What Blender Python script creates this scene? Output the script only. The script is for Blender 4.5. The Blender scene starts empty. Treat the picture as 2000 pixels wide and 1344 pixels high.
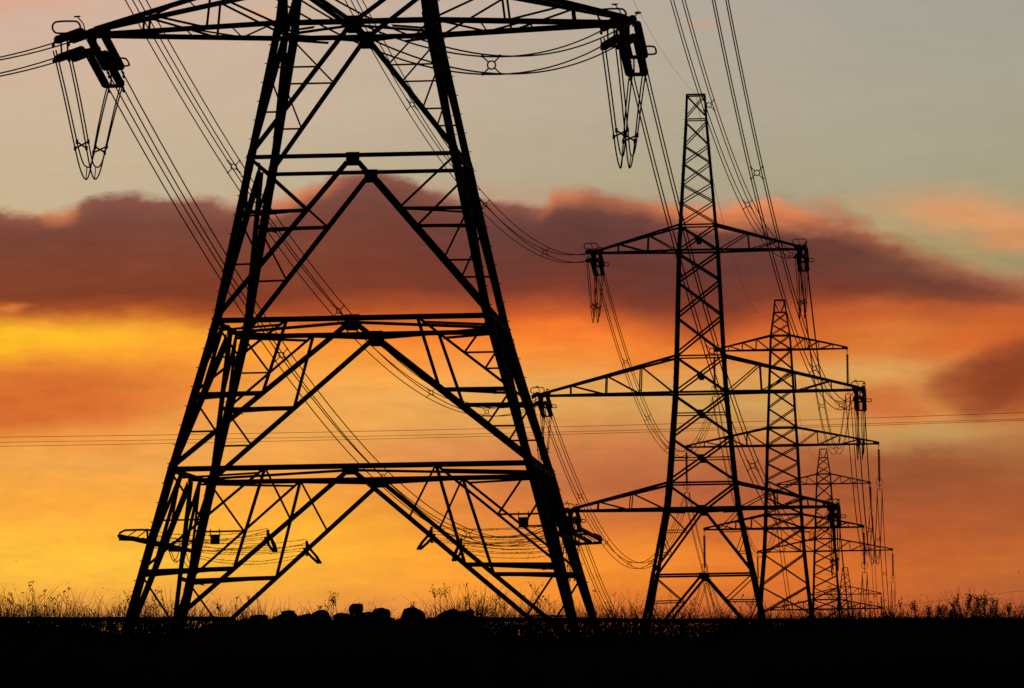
import bpy, math, random
from mathutils import Vector, Matrix, Quaternion
R = math.radians
rnd = random.Random(7)
C = bpy.context.scene.collection

# ------------------------------------------------------------------ camera
F = 13000.0                      # focal length in photo pixels (2000 wide)
CAMZ = 1.6
PITCH = math.atan(758 / F)
ROLL = R(0.9)
cs, sn = math.cos(ROLL), math.sin(ROLL)

def P(px, py, Y):
    """world point on the plane y = Y seen at photo pixel (px, py)"""
    dx, dy = px - 1000, py - 672
    x, y = cs * dx - sn * dy, sn * dx + cs * dy
    u, v = x / F, -y / F
    d = Vector((u, math.cos(PITCH) - v * math.sin(PITCH), math.sin(PITCH) + v * math.cos(PITCH)))
    return Vector((0, 0, CAMZ)) + d * (Y / d.y)

def PIX(p):
    q = p - Vector((0, 0, CAMZ))
    fw = q.y * math.cos(PITCH) + q.z * math.sin(PITCH)
    up = -q.y * math.sin(PITCH) + q.z * math.cos(PITCH)
    x, y = F * q.x / fw, -F * up / fw
    return 1000 + cs * x + sn * y, 672 - sn * x + cs * y

cam = bpy.data.objects.new('camera', bpy.data.cameras.new('camera'))
C.objects.link(cam)
cam.data.sensor_width = 36
cam.data.lens = 36 * F / 2000
cam.data.clip_start = 0.5
cam.data.clip_end = 20000
cam.matrix_world = Matrix.Translation((0, 0, CAMZ)) @ Matrix.Rotation(R(90) + PITCH, 4, 'X') @ Matrix.Rotation(-ROLL, 4, 'Z')
bpy.context.scene.camera = cam

# ------------------------------------------------------------------ materials
def s2l(c):
    return tuple(((v / 255) / 12.92 if v / 255 <= .04045 else ((v / 255 + .055) / 1.055) ** 2.4) for v in c)

def material(name, c1, c2, scale, rough, metal=0.0, bump=0.0):
    m = bpy.data.materials.new(name); m.use_nodes = True
    nt = m.node_tree; b = nt.nodes['Principled BSDF']
    tc = nt.nodes.new('ShaderNodeTexCoord')
    no = nt.nodes.new('ShaderNodeTexNoise'); no.inputs['Scale'].default_value = scale; no.inputs['Detail'].default_value = 6
    nt.links.new(tc.outputs['Object'], no.inputs['Vector'])
    rp = nt.nodes.new('ShaderNodeValToRGB')
    rp.color_ramp.elements[0].position = .35; rp.color_ramp.elements[1].position = .65
    rp.color_ramp.elements[0].color = (*c1, 1); rp.color_ramp.elements[1].color = (*c2, 1)
    nt.links.new(no.outputs['Fac'], rp.inputs['Fac'])
    nt.links.new(rp.outputs['Color'], b.inputs['Base Color'])
    b.inputs['Roughness'].default_value = rough; b.inputs['Metallic'].default_value = metal
    if bump:
        bp = nt.nodes.new('ShaderNodeBump'); bp.inputs['Strength'].default_value = bump
        nt.links.new(no.outputs['Fac'], bp.inputs['Height']); nt.links.new(bp.outputs['Normal'], b.inputs['Normal'])
    return m

STEEL = material('weathered_steel', (.10, .10, .10), (.17, .17, .165), 1.5, .75)
CABLE = material('aluminium_cable', (.10, .10, .10), (.14, .14, .14), 2, .7)
GLASS = material('glazed_insulator', (.045, .05, .06), (.08, .085, .10), 3, .35)
FITTING = material('galvanised_fitting', (.10, .10, .10), (.16, .16, .16), 4, .6)
SIGN = material('sign_plate', (.20, .17, .03), (.26, .22, .05), 4, .6)
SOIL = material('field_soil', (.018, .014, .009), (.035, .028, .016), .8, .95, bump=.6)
GRASSM = material('dry_grass', (.035, .028, .012), (.055, .042, .018), 3, .8)
_nt = GRASSM.node_tree; _tr = _nt.nodes.new('ShaderNodeBsdfTranslucent'); _tr.inputs['Color'].default_value = (.16, .085, .035, 1)
_mx = _nt.nodes.new('ShaderNodeMixShader'); _mx.inputs[0].default_value = .5
_o = [n for n in _nt.nodes if n.type == 'OUTPUT_MATERIAL'][0]
_nt.links.new(_nt.nodes['Principled BSDF'].outputs[0], _mx.inputs[1]); _nt.links.new(_tr.outputs[0], _mx.inputs[2]); _nt.links.new(_mx.outputs[0], _o.inputs['Surface'])
STONE = material('boulder_stone', (.07, .065, .06), (.13, .12, .11), 3, .9, bump=.5)
WOOD = material('weathered_wood', (.05, .04, .03), (.08, .065, .05), 5, .85)

# ------------------------------------------------------------------ mesh helpers
class MB:
    def __init__(s): s.v, s.f = [], []
    def prism(s, prof, p, q, a, b, prof2=None):
        """extrude a 2-D profile (in axes a, b) from p to q"""
        n = len(prof); o = len(s.v)
        for base, pr in ((p, prof), (q, prof2 or prof)):
            for (x, y) in pr: s.v.append(base + a * x + b * y)
        for i in range(n):
            j = (i + 1) % n
            s.f.append((o + i, o + j, o + n + j, o + n + i))
        s.f.append(tuple(o + i for i in reversed(range(n)))); s.f.append(tuple(o + n + i for i in range(n)))
    def frame(s, p, q, nrm):
        d = (q - p).normalized()
        a = d.cross(nrm)
        if a.length < 1e-4: a = d.cross(Vector((1, .3, .2)))
        a.normalize(); b = a.cross(d).normalized()
        return a, b
    def bar(s, p, q, w, h=None, nrm=Vector((0, 1, 0)), w2=None):
        h = w if h is None else h
        a, b = s.frame(p, q, nrm)
        pr = [(-w/2, -h/2), (w/2, -h/2), (w/2, h/2), (-w/2, h/2)]
        k = (w2 / w) if w2 else 1
        s.prism(pr, p, q, a, b, [(x * k, y * k) for x, y in pr])
    def angle(s, p, q, w, nrm=Vector((0, 1, 0)), t=None):
        """equal angle section, one flange in the face plane, the other along nrm"""
        t = t or max(.012, w * .12)
        a, b = s.frame(p, q, nrm)
        h = w * .5
        s.prism([(-h, 0), (h, 0), (h, t), (-h + t, t), (-h + t, w), (-h, w)], p, q, a, b)
    def leg(s, p, q, w1, w2, ax, ay, t=.14):
        pr = lambda w: [(0, 0), (w, 0), (w, w * t), (w * t, w * t), (w * t, w), (0, w)]
        s.prism(pr(w1), p, q, ax, ay, pr(w2))
    def tube(s, pts, r, n=5, closed=False, caps=True):
        o = len(s.v); m = len(pts)
        prev = None
        for i, p in enumerate(pts):
            if closed: d = pts[(i + 1) % m] - pts[i - 1]
            else: d = pts[min(i + 1, m - 1)] - pts[max(i - 1, 0)]
            d = d.normalized()
            if prev is None:
                a = d.cross(Vector((0, 0, 1)))
                if a.length < .05: a = d.cross(Vector((1, 0, 0)))
            else: a = prev - d * prev.dot(d)
            a.normalize(); prev = a; b = d.cross(a)
            rr = r[i] if isinstance(r, (list, tuple)) else r
            for k in range(n):
                t = 2 * math.pi * k / n
                s.v.append(p + (a * math.cos(t) + b * math.sin(t)) * rr)
        for i in range(m if closed else m - 1):
            for k in range(n):
                j = (i + 1) % m
                s.f.append((o + i*n + k, o + i*n + (k+1) % n, o + j*n + (k+1) % n, o + j*n + k))
        if caps and not closed:
            s.f.append(tuple(o + k for k in reversed(range(n)))); s.f.append(tuple(o + (m-1)*n + k for k in range(n)))
    def lathe(s, prof, p, d, n=12):
        """prof = [(distance along d, radius)]"""
        s.tube_prof([p + d * x for x, r in prof], [max(r, .002) for x, r in prof], d, n)
    def tube_prof(s, pts, rs, d, n):
        a = d.cross(Vector((0, 0, 1)))
        if a.length < .05: a = d.cross(Vector((1, 0, 0)))
        a.normalize(); b = d.cross(a); o = len(s.v); m = len(pts)
        for p, r in zip(pts, rs):
            for k in range(n):
                t = 2 * math.pi * k / n
                s.v.append(p + (a * math.cos(t) + b * math.sin(t)) * r)
        for i in range(m - 1):
            for k in range(n):
                s.f.append((o + i*n + k, o + i*n + (k+1) % n, o + (i+1)*n + (k+1) % n, o + (i+1)*n + k))
        s.f.append(tuple(o + k for k in reversed(range(n)))); s.f.append(tuple(o + (m-1)*n + k for k in range(n)))
    def plate(s, pts, nrm, t):
        o = len(s.v); n = len(pts)
        for sg in (-.5, .5):
            for p in pts: s.v.append(p + nrm * (t * sg))
        for i in range(n):
            j = (i + 1) % n; s.f.append((o+i, o+j, o+n+j, o+n+i))
        s.f.append(tuple(o+i for i in reversed(range(n)))); s.f.append(tuple(o+n+i for i in range(n)))
    def build(s, name, mat, parent=None, smooth=False):
        me = bpy.data.meshes.new(name); me.from_pydata([tuple(v) for v in s.v], [], s.f); me.update()
        me.materials.append(mat)
        if smooth:
            for p in me.polygons: p.use_smooth = True
        o = bpy.data.objects.new(name, me); C.objects.link(o)
        if parent: o.parent = parent
        return o

def tag(o, label, cat, group=None):
    o['label'] = label; o['category'] = cat
    if group: o['group'] = group
    return o
def empty(name, loc, rz=0, label=None, cat=None, group=None):
    o = bpy.data.objects.new(name, None); C.objects.link(o)
    o.empty_display_size = .3
    o.location = loc; o.rotation_euler = (0, 0, rz)
    if label: tag(o, label, cat, group)
    return o
def copy_tree(o, parent=None):
    c = o.copy(); C.objects.link(c)
    if parent: c.parent = parent
    for ch in list(o.children): copy_tree(ch, c)
    return c
def lerp(a, b, t): return a + (b - a) * t
def interp(tab, x):
    tab = sorted(tab)
    if x <= tab[0][0]: return tab[0][1]
    for (x0, y0), (x1, y1) in zip(tab, tab[1:]):
        if x <= x1: return y0 + (y1 - y0) * (x - x0) / (x1 - x0)
    return tab[-1][1]
def V(*a): return Vector(a)

# ------------------------------------------------------------------ lattice towers
YAW = -R(3.7)
class Tower:
    def __init__(s, name, loc, hw, legw, label, group=None):
        s.hwt, s.lwt = hw, legw
        s.root = empty(name, loc, YAW, label, 'pylon', group)
    def hw(s, z): return interp(s.hwt, z)
    def lw(s, z): return interp(s.lwt, z)
    def fp(s, face, z, t):
        h = s.hw(z)
        return [V(t*h, -h, z), V(h, t*h, z), V(-t*h, h, z), V(-h, -t*h, z)][face]
    def inn(s, face): return [V(0, 1, 0), V(-1, 0, 0), V(0, -1, 0), V(1, 0, 0)][face]
    def legs(s, zs, bolts=False):
        for sx, sy in ((-1, -1), (1, -1), (1, 1), (-1, 1)):
            m = MB()
            for z0, z1 in zip(zs, zs[1:]):
                p, q = V(sx*s.hw(z0), sy*s.hw(z0), z0), V(sx*s.hw(z1), sy*s.hw(z1), z1)
                w = s.lw((z0 + z1) / 2)
                out = V(sx, sy, 0) * (w * .12)
                m.leg(p + out, q + out, w, w, V(-sx, 0, 0), V(0, -sy, 0))
                # splice cover at the joint
                if w > .2:
                    d = (q - p).normalized()
                    m.leg(q + out * 1.35 - d * .5, q + out * 1.35 + d * .25, w * 1.06, w * 1.06, V(-sx, 0, 0), V(0, -sy, 0), .2)
            if bolts:
                z = zs[0] + 2.6 if zs[0] < zs[-1] else zs[0]
                k = 0
                while z < zs[-1] - .5:
                    h = s.hw(z); p = V(sx*h, sy*h, z)
                    if sx < 0: d = V(-1, 0, 0) if k % 2 else V(0, -1 if sy < 0 else 1, 0)
                    else: d = V(1, 0, 0) if k % 2 else V(0, -1 if sy < 0 else 1, 0)
                    m.bar(p, p + d * .1, .025)
                    z += .30; k += 1
            m.build('leg', STEEL, s.root)
    def belt(s, z, w, plan=0):
        m = MB()
        for f in range(4):
            m.angle(s.fp(f, z, -1), s.fp(f, z, 1), w, s.inn(f))
        b = m.build('belt', STEEL, s.root)
        if plan:
            m = MB()
            for f in range(4):
                m.angle(s.fp(f, z, 0) + V(0, 0, -.09), s.fp((f+1) % 4, z, 0) + V(0, 0, -.09), plan, V(0, 0, -1))
                m.angle(s.fp(f, z, .5) + V(0, 0, -.13), s.fp((f+1) % 4, z, -.5) + V(0, 0, -.13), plan * .8, V(0, 0, -1))
            m.build('plan_bracing', STEEL, b)
    def gussets(s, z, w, h, faces=(0, 1, 2, 3)):
        for f in faces:
            m = MB(); c = s.fp(f, z, 0); i = s.inn(f); a = i.cross(V(0, 0, 1))
            m.plate([c + a*x*w + V(0, 0, y*h) for x, y in ((-.5, -.62), (-.36, -.8), (.36, -.8), (.5, -.62), (.5, .22), (-.5, .22))], i, .05)
            m.build('gusset_plate', STEEL, s.root)
    def kpanel(s, zt, zb, kind, wd, wr):
        for f in range(4):
            m = MB(); i = s.inn(f)
            for sg in (-1, 1):
                L = lambda t: s.fp(f, lerp(zt, zb, t), sg)
                A0, A1 = s.fp(f, zt - .22, sg * .17 / s.hw(zt)), s.fp(f, zb, sg)
                D = lambda t: lerp(A0, A1, (t - .05) / .95)
                br = lambda p, q, w: m.angle(p, q, w, i)
                br(A0, A1, wd)
                if kind == 'a':
                    for t in (1/3, 2/3): br(L(t), D(t), wr)
                    br(L(0), D(1/3), wr); br(L(1/3), D(2/3), wr)
                elif kind == 'a2':
                    for t in (.34,): br(L(t), D(t), wr * 1.9)
                    br(L(.66), D(.66), wr)
                    br(L(0), D(.34), wr * 1.25); br(L(.34), D(.66), wr)
                    off = V(0, 0, -.10) + i * .5
                    br(L(.34) + off, D(.34), wr)
                else:
                    N, M, Dm = s.fp(f, zt, .47 * sg), L(.5), D(.5)
                    Q = lerp(N, M, .5)
                    br(N, Dm, wr * 1.6); br(M, Dm, wr * 2.2); br(N, M, wr * 1.3)
                    br(M + V(0, 0, -.12) + i * .5, Dm, wr * 1.2)
                    br(Q, L(0), wr); br(Q, L(.25), wr * .9)
                    br(L(.75), D(.75), wr * .9); br(M, D(.75), wr)
                    if kind == 'c': br(N, D(.27), wr)
            m.build('bracing', STEEL, s.root)
    def xpanel(s, zt, zb, w, mid=False, faces=(0, 1, 2, 3)):
        # the two diagonals and their node stay on the face plane
        for f in faces:
            m = MB(); i = s.inn(f)
            m.angle(s.fp(f, zt, -1), s.fp(f, zb, 1), w, i); m.angle(s.fp(f, zt, 1) + i*.02, s.fp(f, zb, -1) + i*.02, w, i)
            if mid:
                a, b = s.hw(zt), s.hw(zb); t = a / (a + b); z = lerp(zt, zb, t)
                m.angle(s.fp(f, z, -1), s.fp(f, z, 1), w * .6, i)
                c = s.fp(f, z, 0); e = i.cross(V(0, 0, 1)); g = w * 1.6
                m.plate([c + e*x*g + V(0, 0, y*g) for x, y in ((-1, -.7), (-.7, -1), (.7, -1), (1, -.7), (1, .7), (.7, 1), (-.7, 1), (-1, .7))], i, .04)
            m.build('bracing', STEEL, s.root)
    def vpanel(s, zt, zb, w):
        for f in range(4):
            m = MB(); i = s.inn(f)
            for sg in (-1, 1): m.angle(s.fp(f, zt, sg), s.fp(f, zb, sg * .12 / s.hw(zb)), w, i)
            m.build('bracing', STEEL, s.root)
    def arm(s, side, z0, zt, L, wc, wl, posts, name='crossarm', rise=.0):
        lo = [V(side*s.hw(z0), y*s.hw(z0), z0) for y in (-1, 1)]
        up = [V(side*s.hw(zt), y*s.hw(zt), zt) for y in (-1, 1)]
        tl = [V(side*L, y*.16, z0 + rise) for y in (-1, 1)]
        tu = [V(side*L, y*.16, z0 + rise + wc * 1.0) for y in (-1, 1)]
        m = MB()
        for k, n in ((0, V(0, 1, 0)), (1, V(0, -1, 0))):
            m.angle(lo[k], tl[k], wc, n); m.angle(up[k], tu[k], wc, n)
        a = m.build(name, STEEL, s.root)
        m = MB()
        fr = [0] + list(posts) + [1]
        for k, n in ((0, V(0, 1, 0)), (1, V(0, -1, 0))):
            lw_ = lambda t: lerp(tl[k], lo[k], t)
            uw_ = lambda t: lerp(tu[k], up[k], t)
            for t in posts: m.angle(lw_(t), uw_(t), wl, n)
            for t0, t1 in zip(posts, fr[2:]): m.angle(uw_(t0), lw_(t1), wl, n)
        # plan lacing between the two lower and the two upper chords
        nn = len(posts) + 2
        for q0, q1 in ((tl, lo), (tu, up)):
            for j in range(nn):
                t0, t1 = j / nn, (j + 1) / nn
                k = j % 2
                m.angle(lerp(q0[k], q1[k], t0), lerp(q0[1-k], q1[1-k], t1), wl * .8, V(0, 0, 1))
                m.angle(lerp(q0[0], q1[0], t1), lerp(q0[1], q1[1], t1), wl * .7, V(0, 0, 1))
        m.build('lacing', STEEL, a)
        m = MB(); e = V(side, 0, 0)
        for y in (-.17, .17):
            c = V(side*L, y, z0 + rise)
            m.plate([c - e*.4 + V(0, 0, -.04), c + e*.1 + V(0, 0, -.12), c + e*.14 + V(0, 0, wc*1.1), c - e*.1 + V(0, 0, wc*1.5), c - e*.55 + V(0, 0, wc*1.9)], V(0, 1, 0), .04)
        m.bar(V(side*L, -.2, z0 + rise - .02), V(side*L, .2, z0 + rise - .02), .12)
        m.build('tip_plate', STEEL, a)

ZA = -20.4
HW_T = [(26.9,.62),(25.3,.70),(18.4,1.2),(16.74,1.33),(9.88,1.6),(7.52,1.72),(1.66,2.22),(0,2.42),(-4.28,3.27),(-9.43,4.31),(-14.07,5.61),(-20.4,7.30)]
LW_T = [(26.9,.10),(18,.17),(8,.22),(0,.25),(-4,.25),(-9,.26),(-14,.27),(-20,.29)]
ARM_T = [(0, 1.66, 8.45, .17, .07, (.27, .62)), (7.52, 9.88, 10.25, .16, .08, (.21, .48, .74)), (16.74, 18.4, 6.66, .14, .07, (.27, .63))]

def tension_tower(name, base, label, ext, detail=1.0):
    T = Tower(name, base, HW_T, LW_T, label)
    zb = ZA if ext else -9.43
    zs = [zb] + [z for z in (-14.07, -9.43, -4.28, 0, 1.66, 7.52, 9.88, 16.74, 18.4, 25.3, 26.9) if z > zb]
    T.legs(zs, bolts=True)
    # peak
    T.belt(26.9, .10); T.belt(25.3, .08)
    T.xpanel(26.9, 25.45, .07)
    zz = [25.15, 23.6, 22.45, 21.1, 19.9, 18.5]
    for a, b in zip(zz, zz[1:]): T.xpanel(a, b - (.0 if b == zz[-1] else -.0), .075)
    T.belt(18.4, .10); T.xpanel(18.4, 16.74, .10, False); T.gussets(17.55, .34, .36, (0, 2))
    T.belt(16.74, .14)
    for a, b in ((16.6, 14.8), (14.75, 12.5), (12.45, 10.0)): T.xpanel(a, b, .125)
    T.belt(9.88, .10); T.xpanel(9.88, 7.52, .11); T.gussets(8.72, .34, .36, (0, 2)); T.belt(7.52, .14)
    for a, b in ((7.4, 4.75), (4.6, 1.75)): T.xpanel(a, b, .13, True)
    T.belt(1.66, .12); T.vpanel(1.6, .05, .15)
    T.belt(0, .17, .09); T.gussets(.06, .45, .55)
    T.kpanel(0, -4.28, 'a', .155, .055)
    T.belt(-4.28, .13, .0); T.gussets(-4.28, .42, .42)
    if ext:
        T.kpanel(-4.28, -9.43, 'a2', .165, .06)
        T.belt(-9.43, .165, .10); T.gussets(-9.43, .46, .5)
        T.kpanel(-9.43, -14.07, 'b', .165, .065)
        T.belt(-14.07, .165, .085); T.gussets(-14.07, .5, .34)
        T.kpanel(-14.07, ZA, 'c', .15, .065)
    else:
        T.kpanel(-4.28, -9.43, 'a', .17, .075)
    for z0, zt, L, wc, wl, posts in ARM_T:
        for sd in (-1, 1): T.arm(sd, z0, zt, L, wc, wl, posts)
    return T

HW_S = [(22.5,.53),(21.3,.66),(19,1.0),(17.6,1.08),(9.9,1.46),(8.16,1.56),(1.36,1.85),(0,1.92),(-2.5,2.08),(-8.5,2.65),(-25,4.4)]
LW_S = [(22.5,.12),(18,.17),(8,.22),(0,.27),(-8,.32),(-25,.36)]
ARM_S = [(0, 1.36, 7.8, .15, .08, (.25, .52, .78)), (8.16, 9.9, 9.42, .15, .08, (.22, .48, .75)), (17.6, 19, 6.5, .14, .075, (.25, .5, .75))]
def suspension_tower(name, base, label):
    T = Tower(name, base, HW_S, LW_S, label)
    T.legs([-25, -17, -8.5, -2.5, 0, 1.36, 8.16, 9.9, 17.6, 19, 21.3, 22.5])
    T.belt(22.5, .11); T.belt(21.3, .09); T.vpanel(22.4, 21.3, .08)
    T.xpanel(21.25, 20.15, .08); T.xpanel(20.1, 19.05, .08)
    T.belt(19, .13); T.xpanel(19, 17.6, .10); T.belt(17.6, .17)
    n = 4
    for k in range(n): T.xpanel(lerp(17.55, 9.95, k/n), lerp(17.55, 9.95, (k+1)/n), .11)
    T.belt(9.9, .13); T.xpanel(9.9, 8.16, .11); T.belt(8.16, .17)
    for k in range(n): T.xpanel(lerp(8.1, 1.4, k/n), lerp(8.1, 1.4, (k+1)/n), .11)
    T.belt(1.36, .12); T.xpanel(1.36, 0, .11); T.belt(0, .18)
    for a, b in ((-.05, -2.5), (-2.5, -5.6), (-5.7, -8.5), (-8.5, -12.5), (-12.5, -17), (-17, -24.8)): T.xpanel(a, b, .13)
    for z0, zt, L, wc, wl, posts in ARM_S:
        for sd in (-1, 1): T.arm(sd, z0, zt, L, wc, wl, posts)
    return T

def tower_origin(px, py, Y): return P(px, py, Y)

YA, YB, YC, YD, YE = 210, 431, 655, 935, 1225
oA = P(703, 57, YA); oB = P(1373, 994, YB); oC = P(1531, 1032, YC); oD = P(1613.5, 1190, YD)
oE = P(1650.5, 1109, YE) - V(0, 0, 22.5)
TA = tension_tower('pylon', oA, 'huge near steel lattice pylon, its top cut off, with boulders at its foot', True)
TB = tension_tower('pylon', oB, 'second nearest steel lattice pylon, whole, with black strain insulators on six arm tips', False)
TC = suspension_tower('pylon', oC, 'third steel lattice pylon, slimmer, partly behind the second pylon, with hanging insulator strings')
TD_root = copy_tree(TC.root); TD_root.location = oD
TD_root['label'] = 'fourth lattice pylon, half the height of the third and standing at its right'
TE_root = copy_tree(TC.root); TE_root.location = oE
TE_root['label'] = 'farthest tiny lattice pylon whose peak barely clears the weeds'

def tipw(origin, table, i, side, dz=0.0):
    z0, zt, L = table[i][:3]
    return origin + Matrix.Rotation(YAW, 3, 'Z') @ V(side * (L + .05), 0, z0 + dz)

# guards, signs on the near pylon (parts of it)
def guards(T):
    z = -16.25
    # signs hanging from horizontal braces
    for f, sg in ((0, -1), (0, 1)):
        zs = lerp(-14.07, ZA, .25)
        h = T.hw(zs)
        c = V(-h + .55, h - .06, zs) if sg < 0 else V(h - .70, -h - .06, zs)
        m = MB()
        m.plate([c + V(x, 0, y) for x, y in ((-.15, -.42), (.15, -.42), (.15, -.1), (-.15, -.1))], V(0, 1, 0), .02)
        for x in (-.15, .15): m.bar(c + V(x, 0, -.2), c + V(x, 0, .08), .03)
        m.build('danger_sign', SIGN, T.root)
    # outrigger brackets of the climbing guard: loops standing out from legs and K diagonals
    def bracket(p, d, ln, drop, wd, side):
        m = MB(); q = p + d * ln + V(0, 0, drop)
        pts = [p + side * wd, lerp(p, q, .6) + side * wd, q + side * wd * .5, q - side * wd * .5, lerp(p, q, .6) - side * wd, p - side * wd]
        m.tube(pts, .045, 5)
        m.bar(p + V(0, 0, .25), p + V(0, 0, -.25), .08)
        m.tube([p + V(0, 0, .22), q], .03, 4)
        m.build('guard_bracket', STEEL, T.root)
    h = T.hw(z); t = (z + 14.07) / (ZA + 14.07)
    for sy in (-1, 1):
        for sx in (-1, 1):
            xd = sx * T.hw(ZA) * t
            bracket(V(xd, sy * h, z), V(-.28 * sx, sy * .9, 0), 1.1, -.45, .09, V(1, 0, 0))
            p = V(sx * h, sy * h, z); d = V(sx * .92, sy * .35, .04)
            m = MB(); u = V(0, 0, 1)
            m.tube([p + u*.3 - d*.1, p + u*.3 + d*.25, p + u*.27 + d*.75, p + u*.18 + d*.92, p + u*.06 + d*.95, p + d*.8, p - d*.1], .035, 5)
            m.bar(p - d * .1 - u*.02, p + d * .95 - u*.02, .075)
            for k0, k1 in ((.05, .45), (.35, .8)): m.bar(p + d*k0 + u*.3, p + d*k1, .03)
            m.bar(p + d*.05 + u*.34, p + d*.02 - u*.1, .06)
            m.build('guard_bracket', STEEL, T.root)
    for sx in (-1, 1):
        m = MB()
        for k, (dx, dz) in enumerate(((.15, .0), (.5, .06), (.85, .12))):
            m.bar(V(sx * (h + dx), -h - .5, z + dz), V(sx * (h + dx), h + .5, z + dz), .1)
        m.build('guard_rail', STEEL, T.root)
    # barbed strands
    for sy in (-1, 1):
        for sx in (-1, 1):
            m = MB(); xa = sx * h; xb = sx * T.hw(ZA) * t
            for k in range(7):
                zz = z - .22 + .085 * k; yy = sy * (h + .12 * (k % 3))
                sag = rnd.uniform(.08, .28)
                pts = [V(lerp(xa, xb, u), yy, zz - sag * 4 * u * (1 - u) + rnd.uniform(-.012, .012)) for u in [i / 14 for i in range(15)]]
                m.tube(pts, .009, 3)
                for i in range(26):
                    u = rnd.random(); p = V(lerp(xa, xb, u), yy, zz - sag * 4 * u * (1 - u))
                    m.bar(p - V(.02, 0, .028), p + V(.02, 0, .028), .009)
            m.build('barbed_wire', STEEL, T.root)
    m = MB()
    for sx in (-1, 1):
        for k in range(5):
            y0 = rnd.uniform(-.5, .5) * h; a = V(sx * (h - .1), y0, z + .05); b = V(sx * (h - .4), y0 + rnd.uniform(.8, 2), z - rnd.uniform(.1, .4))
            m.tube([lerp(a, b, u) + V(0, 0, -.5 * 4 * u * (1 - u)) for u in [i / 8 for i in range(9)]], .014, 3)
    m.build('loose_wire', STEEL, T.root)
guards(TA)

# ------------------------------------------------------------------ insulators
def string_profile(x0, x1, n, r0, r1):
    prof = [(x0, .03)]
    st = (x1 - x0) / n
    for k in range(n):
        a = x0 + st * k
        prof += [(a + st * .12, r0), (a + st * .45, r1), (a + st * .62, r1 * .97), (a + st * .8, r0)]
    prof.append((x1, .03))
    return prof
SET_L = 5.3
H4 = .24
SZ = .29
def strain_set(name, ring):
    """tension set along +X, lateral Y, up Z; live end at x = SET_L"""
    r = empty(name, (0, 0, 0))
    for y in (-.25, .25):
        for z in (-SZ, SZ):
            m = MB(); m.lathe(string_profile(.75, 4.6, 24, .08, .138), V(0, y, z), V(1, 0, 0), 12)
            m.build('insulator_string', GLASS, r, True)
    m = MB()
    for z in (-SZ, SZ):
        m.plate([V(x, y, z) for x, y in ((.32, -.1), (.62, -.34), (.75, -.3), (.75, .3), (.62, .34), (.32, .1))], V(0, 0, 1), .04)
    m.bar(V(0, 0, .0), V(.4, 0, SZ), .07); m.bar(V(0, 0, .0), V(.4, 0, -SZ), .07); m.bar(V(.5, 0, -.36), V(.5, 0, .36), .06)
    m.build('tower_yoke', FITTING, r)
    m = MB()
    for z in (-SZ, SZ):
        m.plate([V(x, y, z) for x, y in ((4.6, -.3), (4.75, -.32), (4.95, -.22), (4.95, .22), (4.75, .32), (4.6, .3))], V(0, 0, 1), .04)
    m.bar(V(4.8, -.1, -.34), V(4.8, -.1, .34), .05); m.bar(V(4.8, .1, -.34), V(4.8, .1, .34), .05)
    for y in (-H4, H4):
        for z in (-H4, H4):
            m.tube([V(4.9, y, z), V(5.1, y, z), V(5.3, y, z)], [.03, .05, .03], 6)
            m.lathe([(-.09, .02), (-.06, .05), (.06, .05), (.09, .02)], V(5.35, y, z - .07), V(1, 0, 0), 6)
    m.build('live_yoke', FITTING, r)
    def race(c, a, b, la, lb, rad=.024):
        pts = []
        for k in range(28):
            t = 2 * math.pi * k / 28
            ca, sa = math.cos(t), math.sin(t)
            pts.append(c + a * (math.copysign(la - lb, ca) * min(1, abs(ca) * 3) + lb * ca) + b * (lb * sa))
        return pts
    m = MB()
    if ring == 'top':
        m.tube(race(V(4.35, 0, .66), V(0, 1, 0), V(.1, 0, 1),   .44, .19), .03, 6, closed=True)
        m.bar(V(4.35, -.2, .25), V(4.35, -.2, .5), .035); m.bar(V(4.35, .2, .25), V(4.35, .2, .5), .035)
    else:
        for sg in (-1,):
            m.tube(race(V(2.9, sg * .52, .0), V(1, 0, 0), V(0, 1, 0), .5, .2), .03, 6, closed=True)
    m.build('corona_ring', FITTING, r)
    m = MB()
    m.tube([V(.7, -.1, .2), V(.95, -.12, .55), V(1.25, -.25, .8)], .02, 5)
    m.tube([V(1.25, -.25, .8) + V(.09 * math.cos(t), .09 * math.sin(t), 0) for t in [k * math.pi / 5 for k in range(10)]], .022, 5, closed=True)
    m.build('arcing_horn', FITTING, r)
    return r
def susp_set(name):
    """hanging string, top at origin, conductors at z = -4.75"""
    r = empty(name, (0, 0, 0))
    m = MB(); m.lathe(string_profile(.55, 3.75, 20, .07, .16), V(0, 0, 0), V(0, 0, -1), 10)
    m.build('insulator_string', GLASS, r, True)
    m = MB(); m.bar(V(0, 0, .05), V(0, 0, -.6), .05); m.tube([V(0, -.06, -.2), V(0, .06, -.2)], .06, 6)
    m.build('hanger_link', FITTING, r)
    m = MB()
    for a in (V(1, 0, 0), V(0, 1, 0)):
        m.tube([V(0, 0, -3.75) + a * .3 * math.cos(t) + V(0, 0, .42 * math.sin(t)) for t in [k * math.pi / 10 for k in range(20)]], .025, 5, closed=True)
    m.build('corona_ring', FITTING, r)
    m = MB()
    m.bar(V(0, 0, -3.7), V(0, 0, -4.2), .07)
    m.bar(V(0, 0, -4.2), V(0, 0, -4.45), .05)
    m.bar(V(-.27, 0, -4.47), V(.27, 0, -4.47), .06)
    for x in (-H4, H4): m.bar(V(x, 0, -4.5), V(x, 0, -5.0), .05)
    m.build('clamp_yoke', FITTING, r)
    return r

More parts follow.
